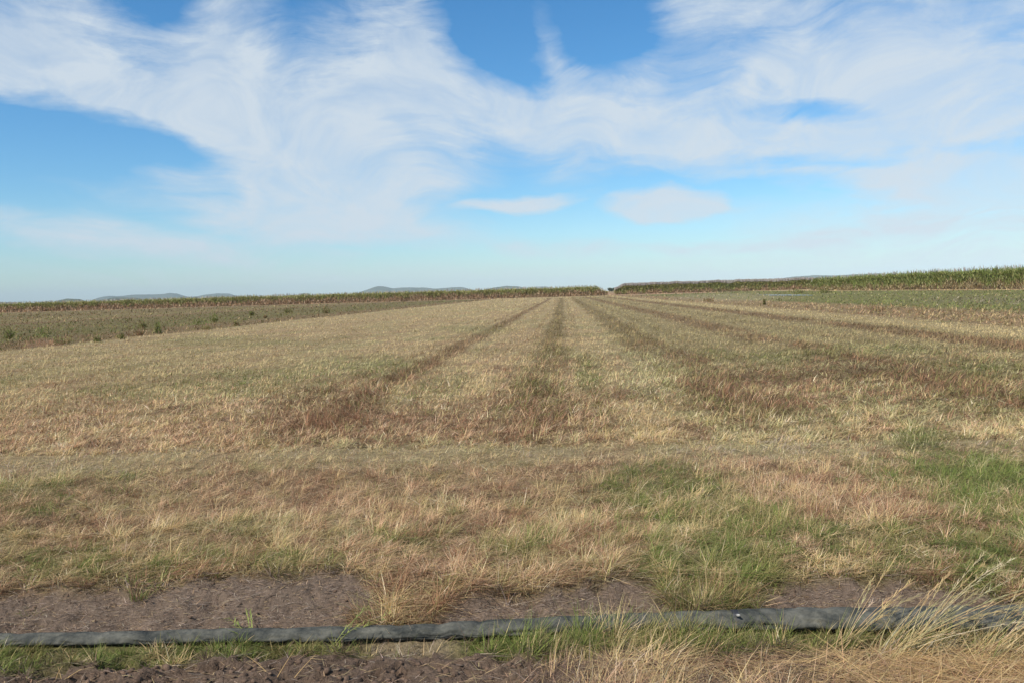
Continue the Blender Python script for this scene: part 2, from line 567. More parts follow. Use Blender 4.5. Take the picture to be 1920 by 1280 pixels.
    for cx, cy, rx, ry, k_ in ((1570, 930, 170, 40, .7), (1660, 965, 130, 26, .7), (1440, 890, 120, 26, .5), (820, 1085, 200, 50, .6), (420, 960, 200, 40, .35)):
        setw(ell(u, v, cx, cy, rx, ry) * k_, red=.36, pink=.42, straw=.15, dark=.07)
    # soil: the bank behind the hose, the trench, the dug strip in front
    s = Y - pipe_y(X)
    e = bank_edge(X)
    bank = (1 - sst(e - .06, e + .10, s)) * sst(-1.2, -.8, s + 1)
    setw(bank, soil=.8, grey=.2)
    uu = 960 + X / 4.3 * FPX + 90
    sw = np.interp(uu, [-300, 0, 300, 640, 740, 850, 1000, 1300, 1600, 1900], [.42, .40, .33, .22, .16, .24, .36, .38, .34, .30]) + .16 * (n2 - .5)
    strip = sst(-.06, .05, s + sw) * sst(.02, -.05, s)
    front = sst(.07, -.05, s + sw)
    gap_ = (1 - sst(60, 140, np.abs(uu - 740)))
    setw(strip, green=.55, olive=.27, straw=.13, soil=.05)
    setw(strip * gap_ * .8, straw=.3, grey=.3, soil=.4)
    rs = sst(880, 1250, uu + (n2 - .5) * 300)
    setw(strip * rs * .5, olive=.4, straw=.4, green=.2)
    setw(front, soil=.92, grey=.08)
    setw(front * rs * .9, pink=.32, straw=.34, soil=.2, red=.14)
    setw(front * sst(1480, 1640, uu) * .9, gold=.42, straw=.36, red=.14, dark=.08)
    grow = grow * (1 - bank) * (1 - front)
    grow = np.where(s < .05, np.maximum(strip * (1 - .8 * gap_), front * np.maximum(rs * .75, .05)), grow)
    grow = np.where(np.abs(s) < .075, 0, grow)
    length = np.where(s < .1, .085 + .03 * rs + .055 * sst(840, 1020, uu) * sst(1420, 1300, uu), length)
    return W, length, grow, s, rs, front


def tint_mean(W):
    return W @ PAL


# ------------------------------------------------------------------ ground: one sheet to the horizon
def axis(*segs):
    out = []
    for a, b, st in segs:
        out.append(np.arange(a, b, st))
    return np.concatenate(out)


def geo(a, b, n):
    return np.geomspace(a, b, n)


EXT = 24000
xp = np.concatenate([np.arange(0, 2.4, .015), np.arange(2.4, 3.6, .03), np.arange(3.6, 9, .07), np.arange(9, 30, .3), np.arange(30, 130, 1.5), geo(130, EXT, 40)])
xs = np.concatenate([-xp[:0:-1], xp])
ys = np.concatenate([-geo(2, EXT, 22)[::-1], np.arange(-2, 3, .5), np.arange(3, 4.3, .010), np.arange(4.3, 5.4, .018), np.arange(5.4, 11, .06), np.arange(11, 40, .3), np.arange(40, 300, 2.5), geo(300, EXT, 40)])
GX, GY = np.meshgrid(xs, ys)
GX, GY = GX.ravel(), GY.ravel()
Wg, _, _, sg, _, _ = cover(GX, GY)
tg = tint_mean(Wg)
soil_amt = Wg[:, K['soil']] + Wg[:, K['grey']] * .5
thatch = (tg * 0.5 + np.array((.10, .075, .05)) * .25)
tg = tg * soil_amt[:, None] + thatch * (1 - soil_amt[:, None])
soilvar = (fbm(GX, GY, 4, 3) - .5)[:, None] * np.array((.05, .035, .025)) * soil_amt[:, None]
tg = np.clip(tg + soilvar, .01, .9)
nx, ny = len(xs), len(ys)
idx = np.arange(nx * ny).reshape(ny, nx)
gf = np.stack([idx[:-1, :-1], idx[:-1, 1:], idx[1:, 1:], idx[1:, :-1]], -1).reshape(-1, 4)
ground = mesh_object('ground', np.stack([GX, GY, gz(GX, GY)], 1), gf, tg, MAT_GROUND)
tag(ground, 'flat mown hay field with bare soil bank and dark strips running to the horizon', 'ground', kind='structure')


# ------------------------------------------------------------------ grass (nobody could count it)
def scatter(n, u0_, u1, v0, v1):
    """roots on the ground, spread so that near and far look equally dense"""
    u = rng.uniform(u0_, u1, n)
    v = rng.uniform(v0, v1, n) + (960 - u) * math.tan(PHI)
    d = fw[None] * FPX + rt[None] * (u - 960)[:, None] + up[None] * (640 - v)[:, None]
    ok = d[:, 2] < -2.5
    d = d[ok]
    t = -CAM_H / d[:, 2]
    return d[:, 0] * t, d[:, 1] * t


def pick(W, r=None):
    c = np.cumsum(W, 1)
    r = (rng.random(len(W)) if r is None else r)[:, None] * c[:, -1:] * .999
    return (r > c).sum(1).clip(0, len(KEYS) - 1)


def vary(t, amt=.2):
    n = len(t)
    return np.clip(t * rng.uniform(1 - amt, 1 + amt, (n, 1)) * rng.uniform(.94, 1.06, (n, 3)), .01, .9)


def grass(name, n, v0, v1, nseg, keep, wpx, label, lenmul=1.0):
    X, Y = scatter(int(n * 1.12), -400, 2320, v0, v1)
    ok = keep(X, Y)
    X, Y = X[ok], Y[ok]
    W, length, grow, s, rs, front = cover(X, Y)
    ok = rng.random(len(X)) < grow
    X, Y, W, length, s, front = X[ok], Y[ok], W[ok], length[ok], s[ok], front[ok]
    n = len(X)
    dist = np.sqrt(X ** 2 + Y ** 2)
    px = dist / FPX
    mown = ((Y > 9.2) & (X > MOWN_L) & (X < MOWN_R)).astype(float)
    wind = fbm(X, Y, .5, 2) * 2 - 1
    # blades grow in tufts: shared centre, shared kind, leaning outwards
    cell = np.where(mown > 0, .20, .17) * 2.0 ** np.floor(np.log2(np.maximum(1, dist / 10)) + .5 * TAB[np.floor(X * .7).astype(int) & 255, np.floor(Y * .7).astype(int) & 255])
    ci, cj = np.floor(X / cell).astype(int), np.floor(Y / cell).astype(int)
    h1, h2, h3, h4 = (TAB[(ci + a_) & 255, (cj * 3 + b_) & 255] for a_, b_ in ((0, 0), (7, 31), (59, 5), (101, 77)))
    cx, cy = (ci + .15 + .7 * h1) * cell, (cj + .15 + .7 * h2) * cell
    ox, oy = X - cx, Y - cy
    pull = np.where(rng.random(n) < .62, rng.uniform(.25, .9, n), 1.0)
    X, Y = cx + ox * pull, cy + oy * pull
    rk = np.where(rng.random(n) < .5, h3, rng.random(n))
    k = pick(W, rk)
    near_ = dist < 16
    k = np.where(near_ & (rng.random(n) < .075) & np.isin(k, [K['straw'], K['pink'], K['pale']]), K['bleach'], k)
    tint = np.where((dist > 18)[:, None], vary(PAL[k], .2) * (.90 + .2 * h4)[:, None], vary(PAL[k], .3) * (.82 + .36 * h4)[:, None])
    bl = (.62 * sst(14, 30, dist) * np.where(mown > 0, 1, .5))[:, None]
    tint = tint * (1 - bl) + tint_mean(W) * bl
    length = length * np.where((mown > 0) & (dist > 16), .8 + .4 * h4, .55 + .9 * h4)
    head = np.where(rng.random(n) < .5, rng.normal(0, .8, n) + wind * 1.7, np.arctan2(oy, ox) + rng.normal(0, .5, n))
    lean = np.abs(rng.normal(.35, .3, n)) + .45 * mown * rng.random(n) + .35 * (1 - mown) * rng.random(n)
    flat = (rng.random(n) < (.35 * mown + .52 * (1 - mown))) | ((front > .5) & (rng.random(n) < .75))
    lean = np.where(flat, rng.uniform(1.25, 1.5, n), lean)
    bend = rng.uniform(.1, .9, n) * np.where(flat, .1, 1)
    L_ = length * rng.uniform(.5, 1.35, n) * lenmul
    L_ = np.where(flat & (s > .1), L_ * 1.25, L_)
    L_ = np.maximum(L_, 3.2 * px)
    w = np.maximum(rng.uniform(.0022, .0052, n), wpx * px * rng.uniform(.7, 1.3, n))
    z = gz(X, Y) - .004 + np.where(flat, rng.uniform(.0, .05, n) * (s > .1), 0)
    co, fa, ti = ribbons(np.stack([X, Y, z], 1), head, lean, bend, L_, w, tint, nseg)
    o = mesh_object(name, co, fa, ti, MAT_GRASS)
    return tag(o, label, 'grass', kind='stuff')


mownk = lambda X, Y: (Y > 9.2) & (X > MOWN_L) & (X < MOWN_R) & (Y < 286)
roughk = lambda X, Y: (Y <= 9.2) & (Y > pipe_y(X) + .05)
vergek = lambda X, Y: (Y <= pipe_y(X) + .05) & (Y > 2.7)
wildk = lambda X, Y: (Y > 9.2) & ((X <= MOWN_L) | (X >= MOWN_R)) & (Y < 330) & (X < 79)
grass('mown_grass', 330000, 553, 870, 2, mownk, 1.25, 'short mown straw coloured grass with dark brown strips running up the field')
grass('rough_grass', 290000, 830, 1190, 4, roughk, .72, 'uncut dry pinkish grass with green patches between the field and the soil bank')
grass('verge_grass', 190000, 1120, 1420, 3, vergek, .75, 'low green and straw grass in front of the grey hose')
grass('wild_grass', 130000, 551, 700, 2, wildk, 1.6, 'rough reddish and olive weeds and grass on both sides of the mown field', 1.0)


def litter(name, n, u_, v_, lo, hi, keys, probs, label, hmax, cond=None):
    u = rng.uniform(*u_, n)
    v = rng.uniform(*v_, n)
    X = np.empty(n)
    Y = np.empty(n)
    for i in range(n):
        X[i], Y[i] = at(u[i], v[i], -.1)
    if cond is not None:
        ok = cond(X, Y)
        X, Y = X[ok], Y[ok]
        n = len(X)
    tint = vary(PAL[rng.choice([K[k] for k in keys], n, p=probs)], .25)
    head = rng.normal(0, .7, n) + rng.integers(0, 2, n) * math.pi
    z = gz(X, Y) + rng.uniform(.002, hmax, n)
    co, fa, ti = ribbons(np.stack([X, Y, z], 1), head, rng.uniform(1.3, 1.62, n), rng.uniform(-.2, .3, n), rng.uniform(lo, hi, n),
                         rng.uniform(.0016, .0036, n), tint, 3, taper=3)
    o = mesh_object(name, co, fa, ti, MAT_GRASS)
    return tag(o, label, 'straw litter', kind='stuff')


bankc = lambda X, Y: (Y - pipe_y(X) < bank_edge(X) + .1) & (Y - pipe_y(X) > .06)
frontc = lambda X, Y: (Y - pipe_y(X) < -.30)
litter('bank_litter', 24000, (-250, 2150), (1060, 1180), .015, .075, ['grey', 'straw', 'pink', 'soil', 'dark'], [.34, .10, .10, .34, .12],
       'bleached straw scraps lying on the soil bank behind the hose', .012, bankc)
litter('dug_soil_litter', 2200, (-200, 1400), (1205, 1380), .03, .10, ['grey', 'straw', 'pink'], [.3, .4, .3],
       'thin straw scraps lying on the dug soil in front of the hose', .008, frontc)
litter('flattened_straw', 9000, (1330, 2150), (1232, 1400), .12, .34, ['gold', 'straw', 'red', 'pink', 'dark'], [.36, .28, .14, .14, .08],
       'long golden straw lying flat at the bottom right corner of the verge', .05,
       lambda X, Y: frontc(X, Y) & (rng.random(len(X)) < sst(1330, 1700, 960 + X / 4.1 * FPX + 90)))


# ------------------------------------------------------------------ clods
def clods():
    n = 2250
    parts = []
    base = np.array([(a, b, c) for a in (-1, 0, 1) for b in (-1, 0, 1) for c in (-1, 0, 1) if (a, b, c) != (0, 0, 0)], float)
    import bmesh
    bm = bmesh.new()
    bmesh.ops.create_icosphere(bm, subdivisions=1, radius=1)
    V = np.array([v.co[:] for v in bm.verts])
    F = np.array([[v.index for v in f.verts] for f in bm.faces])
    bm.free()
    for i in range(n):
        if i < 1700:
            x, y = at(rng.uniform(-200, 1250), rng.uniform(1212, 1400), -.1)
            if y - pipe_y(x) > -.36:
                continue
        else:
            x, y = at(rng.uniform(-200, 2100), rng.uniform(1080, 1170), -.08)
            s_ = y - pipe_y(x)
            if s_ < .1 or s_ > bank_edge(np.array([x]))[0]:
                continue
        r = .004 + (.020 if i < 1700 else .009) * rng.random() ** 2.6
        p = V * (1 + rng.normal(0, .3, (len(V), 1))) * np.array((1, rng.uniform(.6, 1.2), rng.uniform(.5, .9))) * r
        a = rng.uniform(0, 6.28)
        p = np.stack([p[:, 0] * math.cos(a) - p[:, 1] * math.sin(a), p[:, 0] * math.sin(a) + p[:, 1] * math.cos(a), p[:, 2]], 1)
        p += np.array((x, y, float(gz(x, y)) + r * .25))
        t = np.tile(PAL[K['soil']] * rng.uniform(.85, 1.15), (len(V), 1))
        parts.append((p, F, t))
    o = mesh_object('soil_clods', *join(parts), MAT_SOIL, smooth=False)
    tag(o, 'brown soil clods and crumbs scattered on the bare ground along the hose', 'soil clods', kind='stuff')


clods()


# ------------------------------------------------------------------ irrigation hose
def hose_material():
    m = bpy.data.materials.new('grey_layflat_plastic')
    m.use_nodes = True
    nt = m.node_tree
    N, L = nt.nodes.new, nt.links.new
    p = nt.nodes['Principled BSDF']
    p.inputs['Roughness'].default_value = .75
    p.inputs['Specular IOR Level'].default_value = .1
    tc = N('ShaderNodeTexCoord')
    n = N('ShaderNodeTexNoise')
    n.inputs['Scale'].default_value = 9
    n.inputs['Detail'].default_value = 8
    n.inputs['Roughness'].default_value = .7
    L(tc.outputs['Object'], n.inputs['Vector'])
    cr = N('ShaderNodeValToRGB')
    cr.color_ramp.elements[0].position = .38
    cr.color_ramp.elements[0].color = (.036, .039, .036, 1)
    cr.color_ramp.elements[1].position = .70
    cr.color_ramp.elements[1].color = (.145, .14, .116, 1)
    L(n.outputs['Fac'], cr.inputs[0])
    L(cr.outputs[0], p.inputs['Base Color'])
    n2 = N('ShaderNodeTexNoise')
    n2.inputs['Scale'].default_value = 16
    n2.inputs['Distortion'].default_value = 1.5
    n2.inputs['Detail'].default_value = 5
    L(tc.outputs['Object'], n2.inputs['Vector'])
    b = N('ShaderNodeBump')
    b.inputs['Strength'].default_value = .8
    b.inputs['Distance'].default_value = .012
    L(n2.outputs['Fac'], b.inputs['Height'])
    L(b.outputs[0], p.inputs['Normal'])
    return m


def sweep(xs_, rad_y, rad_z, zc, seg=28):
    rings = []
    for i, x in enumerate(xs_):
        y = float(pipe_y(x))
        a = np.linspace(0, 2 * math.pi, seg, endpoint=False)
        ph = np.cos(a) * 1.4
        wr = 1 + .08 * (fbm(np.full(seg, x * 2.2), ph, 1.6, 3) - .5) - .24 * sst(.13, .0, np.abs(fbm(x * 5 + ph * 2.4, ph * 3 - x * 2, 1, 2) - .5))  + .05 * (fbm(np.full(seg, x * 14), ph * 2 + x, 1, 2) - .5)
        ry, rz = rad_y[i] * wr, rad_z[i] * wr
        cz = np.sin(a)
        rings.append(np.stack([np.full(seg, x), y + np.cos(a) * ry, zc[i] + np.where(cz < 0, cz * rz * .75, cz * rz)], 1))
    co = np.concatenate(rings)
    n = len(xs_)
    ii = np.arange(n * seg).reshape(n, seg)
    f = np.stack([ii[:-1], np.roll(ii[:-1], -1, 1), np.roll(ii[1:], -1, 1), ii[1:]], -1).reshape(-1, 4)
    return co, f


hose_m = hose_material()
hx = np.arange(-6.6, 6.6, .02)
kink = np.zeros_like(hx)
for px_, dep, wd in ((95, .35, .05), (680, .45, .05), (835, .4, .04), (1000, .25, .05), (1365, .3, .03), (1610, .2, .06), (1830, .4, .05), (240, .3, .03), (330, .25, .06), (560, .35, .03), (760, .3, .03), (905, .4, .03), (1110, .3, .04), (1230, .25, .03), (1460, .25, .05), (1540, .3, .03), (1700, .3, .04)):
    kx = at(px_, 1165, TRENCH)[0]
    kink += dep * np.exp(-((hx - kx) / wd) ** 2)
big = np.interp(hx, [-6, -2.5, 0, 1.2, 3, 6], [.036, .040, .052, .066, .084, .084])
slow = (fbm(hx, hx * 0 + 7, 1.3, 3) - .5) * .35
rz = .86 * big * (1 + slow * .6 - kink * .38)
ry = big * (1.55 - slow * .5 + kink * .25)
co, fa = sweep(hx, ry, rz, TRENCH + .005 + rz * .75)
hose = mesh_object('irrigation_hose', co, fa, np.full((len(co), 3), .1), hose_m)
tag(hose, 'long grey plastic irrigation hose lying half flat along the soil bank', 'hose')


def simple_mat(name, c, rough=.6):
    m = bpy.data.materials.new(name)
    m.use_nodes = True
    nt = m.node_tree
    p = nt.nodes['Principled BSDF']
    p.inputs['Roughness'].default_value = rough
    tc = nt.nodes.new('ShaderNodeTexCoord')
    n = nt.nodes.new('ShaderNodeTexNoise')
    n.inputs['Scale'].default_value = 40
    cr = nt.nodes.new('ShaderNodeValToRGB')
    cr.color_ramp.elements[0].color = (c[0] * .7, c[1] * .7, c[2] * .7, 1)
    cr.color_ramp.elements[1].color = (c[0] * 1.2, c[1] * 1.2, c[2] * 1.2, 1)
    nt.links.new(tc.outputs['Object'], n.inputs['Vector'])
    nt.links.new(n.outputs['Fac'], cr.inputs[0])
    nt.links.new(cr.outputs[0], p.inputs['Base Color'])
    return m


jx = at(1366, 1152, TRENCH)[0]
xs_ = np.linspace(jx - .018, jx + .018, 5)
jr = np.interp(jx, hx, rz) + .004
co, fa = sweep(xs_, [.085, .09, .086, .09, .085], [jr, jr + .004, jr + .001, jr + .004, jr], np.full(5, TRENCH + .005 + jr * .72))
joint = mesh_object('hose_clamp', co, fa, np.full((len(co), 3), .1), simple_mat('black_clamp', (.03, .03, .035)), hose)


def tube(p0, p1, r0_, r1_, seg=14, cap=True):
    p0, p1 = np.array(p0, float), np.array(p1, float)
    d = p1 - p0
    d /= np.linalg.norm(d)
    a = np.cross(d, (0.3, .2, .93))
    a /= np.linalg.norm(a)
    b = np.cross(d, a)
    th = np.linspace(0, 2 * math.pi, seg, endpoint=False)
    ring = lambda p, r: p + r * (np.cos(th)[:, None] * a + np.sin(th)[:, None] * b)
    rings = [ring(p0, 1e-4), ring(p0, r0_), ring(p1, r1_), ring(p1, 1e-4)]
    co_ = np.concatenate(rings)
    ii = np.arange(4 * seg).reshape(4, seg)
    f = np.stack([ii[:-1], np.roll(ii[:-1], -1, 1), np.roll(ii[1:], -1, 1), ii[1:]], -1).reshape(-1, 4)
    return co_, f


py_ = float(pipe_y(jx))
c1, f1 = tube((jx, py_ - .055, TRENCH + .095), (jx + .004, py_ - .092, TRENCH + .112), .010, .006)
mesh_object('outlet_cap', c1, f1, np.full((len(c1), 3), .5), simple_mat('white_plastic_cap', (.34, .33, .31), .5), hose)


# ------------------------------------------------------------------ plants that stand out
def blades_at(n, spread, h, wmin, keys, probs, lean=(.1, .5), bend=(.2, .9), head=None, nseg=5, ysq=.6):
    a = rng.uniform(0, 6.283, n)
    r = spread * np.sqrt(rng.random(n))
    root = np.stack([r * np.cos(a), r * np.sin(a) * ysq, np.zeros(n)], 1)
    hd = a + rng.normal(0, .7, n) if head is None else rng.normal(head, .45, n)
    tint = vary(PAL[rng.choice([K[k] for k in keys], n, p=probs)], .22)
    return ribbons(root, hd, rng.uniform(*lean, n), rng.uniform(*bend, n), h * rng.uniform(.5, 1.1, n), np.maximum(wmin, rng.uniform(.002, .005, n)), tint, nseg)


def plant_root(name, label, cat, px_, py_, group=None):
    x, y = at(px_, py_)
    for _ in range(4):
        x, y = at(px_, py_, float(gz(x, y)))
    o = bpy.data.objects.new(name, None)
    o.empty_display_size = .1
    o.location = (x, y, float(gz(x, y)))
    col.objects.link(o)
    return tag(o, label, cat, group), math.hypot(x, y) / FPX


def stem_mesh(p0, head, lean, bend, length, r, tint, n=10):
    """thin round stem that arches over; returns co, faces, tint and its upper half as points"""
    p = np.array(p0, float)
    seg = 6
    rings, pts = [], []
    for i in range(n + 1):
        t = i / n
        th = lean + bend * t
        d = np.array((math.sin(th) * math.cos(head), math.sin(th) * math.sin(head), math.cos(th)))
        a = np.array((-math.sin(head), math.cos(head), 0))
        b = np.cross(d, a)
        q = np.linspace(0, 2 * math.pi, seg, endpoint=False)
        rr = r * (1 - .75 * t)
        rings.append(p + rr * (np.cos(q)[:, None] * a + np.sin(q)[:, None] * b))
        pts.append((p.copy(), d, a))
        p = p + d * length / n
    co_ = np.concatenate(rings)
    ii = np.arange((n + 1) * seg).reshape(n + 1, seg)
    f = np.stack([ii[:-1], np.roll(ii[:-1], -1, 1), np.roll(ii[1:], -1, 1), ii[1:]], -1).reshape(-1, 4)
    return co_, f, np.tile(tint, (len(co_), 1)), pts


def seed_head(pts, t0, tint, spread):
    parts = []
    n = len(pts)
    for j in range(26):
        t = t0 + (1 - t0) * rng.random()
        i = min(int(t * (n - 1)), n - 2)
        f_ = t * (n - 1) - i
        p = pts[i][0] * (1 - f_) + pts[i + 1][0] * f_
        d = pts[i][1]
        hd = math.atan2(d[1], d[0]) + rng.normal(0, .35)
        th = math.acos(max(-1, min(1, d[2]))) + rng.normal(0, .22)
        parts.append(ribbons(p[None], np.array([hd]), np.array([th]), np.array([.15]), np.array([spread * rng.uniform(.5, 1.2)]), np.array([.0024]),
                             vary(np.array([tint]), .15), 2, taper=2.5))
    return join(parts)


def windblown(label, px_, py_, nst, h, spread, head, keys, probs, nbl, group):
    root, px = plant_root('windblown_grass', label, 'grass clump', px_, py_, group)
    b = blades_at(nbl, spread, h * .55, .003, keys, probs, (.15, 1.0), (.3, 1.2), head, 6)
    mesh_object('leaf_blades', *b, MAT_GRASS, root)
    for i in range(nst):
        a = rng.uniform(0, 6.28)
        p0 = (spread * .8 * math.cos(a) * rng.random(), spread * .4 * math.sin(a) * rng.random(), 0)
        tint = vary(np.array([PAL[K[rng.choice(['straw', 'bleach', 'straw', 'pale'])]]]), .12)[0]
        c, f, t, pts = stem_mesh(p0, head + rng.normal(0, .28), rng.uniform(.45, 1.0), rng.uniform(.15, .75), h * rng.uniform(.6, 1.25), .0017, tint)
        st = mesh_object('seed_stem', c, f, t, MAT_GRASS, root)
        mesh_object('seed_head', *seed_head(pts, .55, tint, .045), MAT_GRASS, st)
    return root


G1 = 'windblown grass clumps beside the hose'
windblown('pale feathery grass clump bending right over the hose, leftmost and thinnest', 1580, 1212, 12, .50, .06, .15, ['straw', 'olive', 'green'], [.4, .3, .3], 50, G1)
windblown('large straw coloured grass clump with many seed stems sweeping right across the hose', 1690, 1228, 32, .66, .17, .05, ['straw', 'pale', 'olive', 'grey'], [.40, .25, .2, .15], 110, G1)
windblown('broad yellow green grass clump at the right edge, arching over the hose', 1830, 1238, 30, .64, .2, .08, ['straw', 'pale', 'olive', 'green'], [.36, .28, .2, .16], 110, G1)


def tussock(name, label, cat, px_, py_, hpx, wpx_, keys, probs, n, lean=(.1, .8), bend=(.2, 1.0), group=None, stems=0, wmul=1.0, nseg=4, bushy=False):
    root, px = plant_root(name, label, cat, px_, py_, group)
    h, sp = hpx * px, wpx_ * px
    if bushy:
        q = rng.normal(0, 1, (n, 3))
        q /= np.linalg.norm(q, axis=1)[:, None]
        q *= (rng.random(n) ** .45)[:, None]
        lump = 1 + .5 * (fbm(q[:, 0] * 2 + px_, q[:, 2] * 2, 1.3, 2) - .5)
        pos = np.stack([q[:, 0] * sp * lump, q[:, 1] * sp * .7, np.abs(q[:, 2]) * h * .8 * lump], 1)
        b = ribbons(pos, rng.uniform(-3.14, 3.14, n), rng.uniform(0, 1.3, n), rng.uniform(.2, 1.2, n), h * rng.uniform(.2, .5, n), np.full(n, .9 * px * wmul),
                    vary(PAL[rng.choice([K[k] for k in keys], n, p=probs)], .3), 2)
    else:
        b = blades_at(n, sp, h * 1.15, .9 * px * wmul, keys, probs, lean, bend, None, nseg)
    mesh_object('foliage', *b, MAT_LEAF, root)
    if stems:
        ps = []
        for i in range(stems):
            c, f, t, _ = stem_mesh((rng.normal(0, sp * .25), rng.normal(0, sp * .15), 0), rng.uniform(0, 6.28), rng.uniform(0, .4), rng.uniform(0, .4), h * rng.uniform(.8, 1.2), .5 * px, PAL[K[keys[-1]]])
            ps.append((c, f, t))
            if not bushy:
                mesh_object('stem', c, f, t, MAT_LEAF, root)
        if bushy:
            mesh_object('stem', *ps[0], MAT_LEAF, root)
    return root


tussock('grass_tussock', 'thick dark green and brown grass tussock hanging over the soil bank above the hose', 'grass tussock', 1325, 1128, 72, 80,
        ['green', 'olive', 'straw', 'red', 'dark'], [.30, .26, .14, .18, .12], 1000, (.2, 1.1), (.3, 1.2))
tussock('grass_tussock', 'straggling red brown and straw tussock spilling down the bank to the hose', 'grass tussock', 735, 1150, 62, 80,
        ['pink', 'straw', 'red', 'olive', 'green'], [.27, .13, .33, .14, .13], 900, (.4, 1.3), (.3, 1.3))
tussock('weed', 'small dark green weed growing in a crack of the bare soil bank', 'weed', 258, 1122, 30, 16, ['green', 'olive', 'red'], [.6, .25, .15], 60, stems=3)
tussock('weed', 'low bluish green weed at the left end of the soil bank', 'weed', 60, 1142, 16, 20, ['green', 'grey', 'olive'], [.6, .2, .2], 40, (.5, 1.2), stems=2)
tussock('feathery_weed', 'pale grey green feathery weed beside the flattened track at the right', 'weed', 1715, 838, 40, 48, ['pale', 'green', 'olive'], [.4, .4, .2], 420, (.1, .7), (.1, .5), stems=6, bushy=True, wmul=.8)


def sprawling(label, px_, py_, head, nst, h, lean):
    root, px = plant_root('sprawling_weed', label, 'weed', px_, py_)
    for i in range(nst):
        tint = vary(np.array([PAL[K['green']] * 1.25 + PAL[K['pale']] * .15]), .15)[0]
        c, f, t, pts = stem_mesh((rng.normal(0, .02), rng.normal(0, .01), 0), head + rng.normal(0, .35), lean + rng.normal(0, .18), .4, h * rng.uniform(.6, 1.1), .003, tint)
        st = mesh_object('stem', c, f, t, MAT_LEAF, root)
        lv = []
        for j in range(14):
            q = pts[rng.integers(2, len(pts))]
            hd = head + rng.choice([-1, 1]) * rng.uniform(.4, 1.2)
            lv.append(ribbons(q[0][None], np.array([hd]), np.array([rng.uniform(.7, 1.4)]), np.array([.4]), np.array([rng.uniform(.02, .05)]), np.array([.007]), vary(tint[None], .2), 3))
        mesh_object('leaves', *join(lv), MAT_LEAF, st)


sprawling('green weed with thin leafy stems reaching back over the left part of the hose', 480, 1203, 2.75, 9, .25, 1.1)
sprawling('green weed with long stems slanting up over the hose near a fold', 625, 1210, .45, 6, .30, .85)


def stalks(label, px_, py_, spec):
    root, px = plant_root('dry_stalk', label, 'dry stalk', px_, py_)
    for (ox, hd, ln, bd, L_) in spec:
        c, f, t, pts = stem_mesh((ox, 0, 0), hd, ln, bd, L_, .0024, PAL[K['gold']] * 1.1)
        mesh_object('stem', c, f, t, MAT_GRASS, root)


stalks('yellow dry stalks curving up from the dug soil at the bottom edge', 520, 1272, [(-.03, 3.0, .75, .35, .17), (.0, .2, .55, .1, .17), (.09, .1, .7, .15, .16)])
stalks('short dry stalk standing upright on the dug soil, bottom left corner', 105, 1275, [(0, .3, .25, .5, .08), (.03, 2.6, .3, .4, .07), (.05, .4, .9, .4, .09)])

GL = 'weed clumps on the rough land left of the mown field'
LEFT = [
    (18, 636, 22, 9, 'gd', 'dark green upright weed clump at the far left edge of the rough land'),
    (82, 632, 20, 14, 'g', 'bushy bright green weed clump, second from the left edge, above red grass'),
    (118, 646, 16, 18, 'o', 'broad olive weed clump close to the red grass patch'),
    (183, 641, 13, 8, 'gd', 'compact dark green weed clump at the mown edge, left of a rounder one'),
    (228, 636, 12, 8, 'gd', 'rounded dark olive weed clump standing alone at the edge of the mown grass'),
    (263, 630, 12, 6, 'r', 'small brownish weed clump at the mown edge, below the tall green weed'),
    (296, 626, 26, 8, 'g', 'tallest green weed on the left rough land, narrow, with a dark foot'),
    (267, 616, 16, 8, 'o', 'pale olive weed clump behind and left of the tall green weed'),
    (374, 610, 14, 14, 'g', 'wide green weed clump, left one of a close pair'),
    (402, 606, 19, 9, 'g', 'taller bright green weed clump, right one of a close pair'),
    (388, 619, 10, 10, 'o', 'low grey olive weed clump below the pair of green weeds'),
    (444, 612, 13, 6, 'o', 'slim olive weed clump with reddish foot at the mown edge'),
    (472, 592, 10, 5, 'gd', 'tiny dark weed standing alone in the olive rough field'),
    (540, 588, 11, 10, 'o', 'faint green weed patch in front of the distant cane'),
    (498, 597, 7, 4, 'r', 'tiny brown weed beside reddish grass at the mown edge'),
    (612, 588, 13, 9, 'o', 'yellowish olive bush, rightmost weed of the left rough land'),
]
MIXES = {'gd': (['green', 'olive', 'dark'], [.50, .38, .12]), 'g': (['green', 'olive', 'pale'], [.58, .32, .10]), 'o': (['olive', 'green', 'red'], [.55, .3, .15]),
         'r': (['red', 'olive', 'dark'], [.5, .3, .2])}
for (a, b, h, w, mx, lab) in LEFT:
    tussock('weed_clump', lab, 'weed', a, b, h, w, *MIXES[mx], 150, (.05, .6), (.1, .8), GL, 2, 1.3, 3, True)
RIGHT = [
    (1495, 551, 11, 17, 'gd', 'dark green bush at the near corner of the tall green cane'),
    (1547, 550, 10, 12, 'gd', 'small dark bush in front of the cane, just right of the corner bush'),
    (1642, 585, 17, 20, 'ro', 'big red brown and olive grass tuft at the right edge of the mown field'),
    (1433, 572, 12, 2, 'o', 'single thin brown weed standing up beside the pale mown strip'),
    (1330, 566, 8, 12, 'r', 'low brownish weed hummock at the far right edge of the mown field'),
]
MIXES['ro'] = (['red', 'olive', 'pink', 'dark'], [.4, .32, .13, .15])
for (a, b, h, w, mx, lab) in RIGHT:
    tussock('weed_clump', lab, 'weed', a, b, h, w, *MIXES[mx], 170, (.05, .7), (.1, .8), 'weed clumps right of the mown field', 2, 1.3, 3, True)


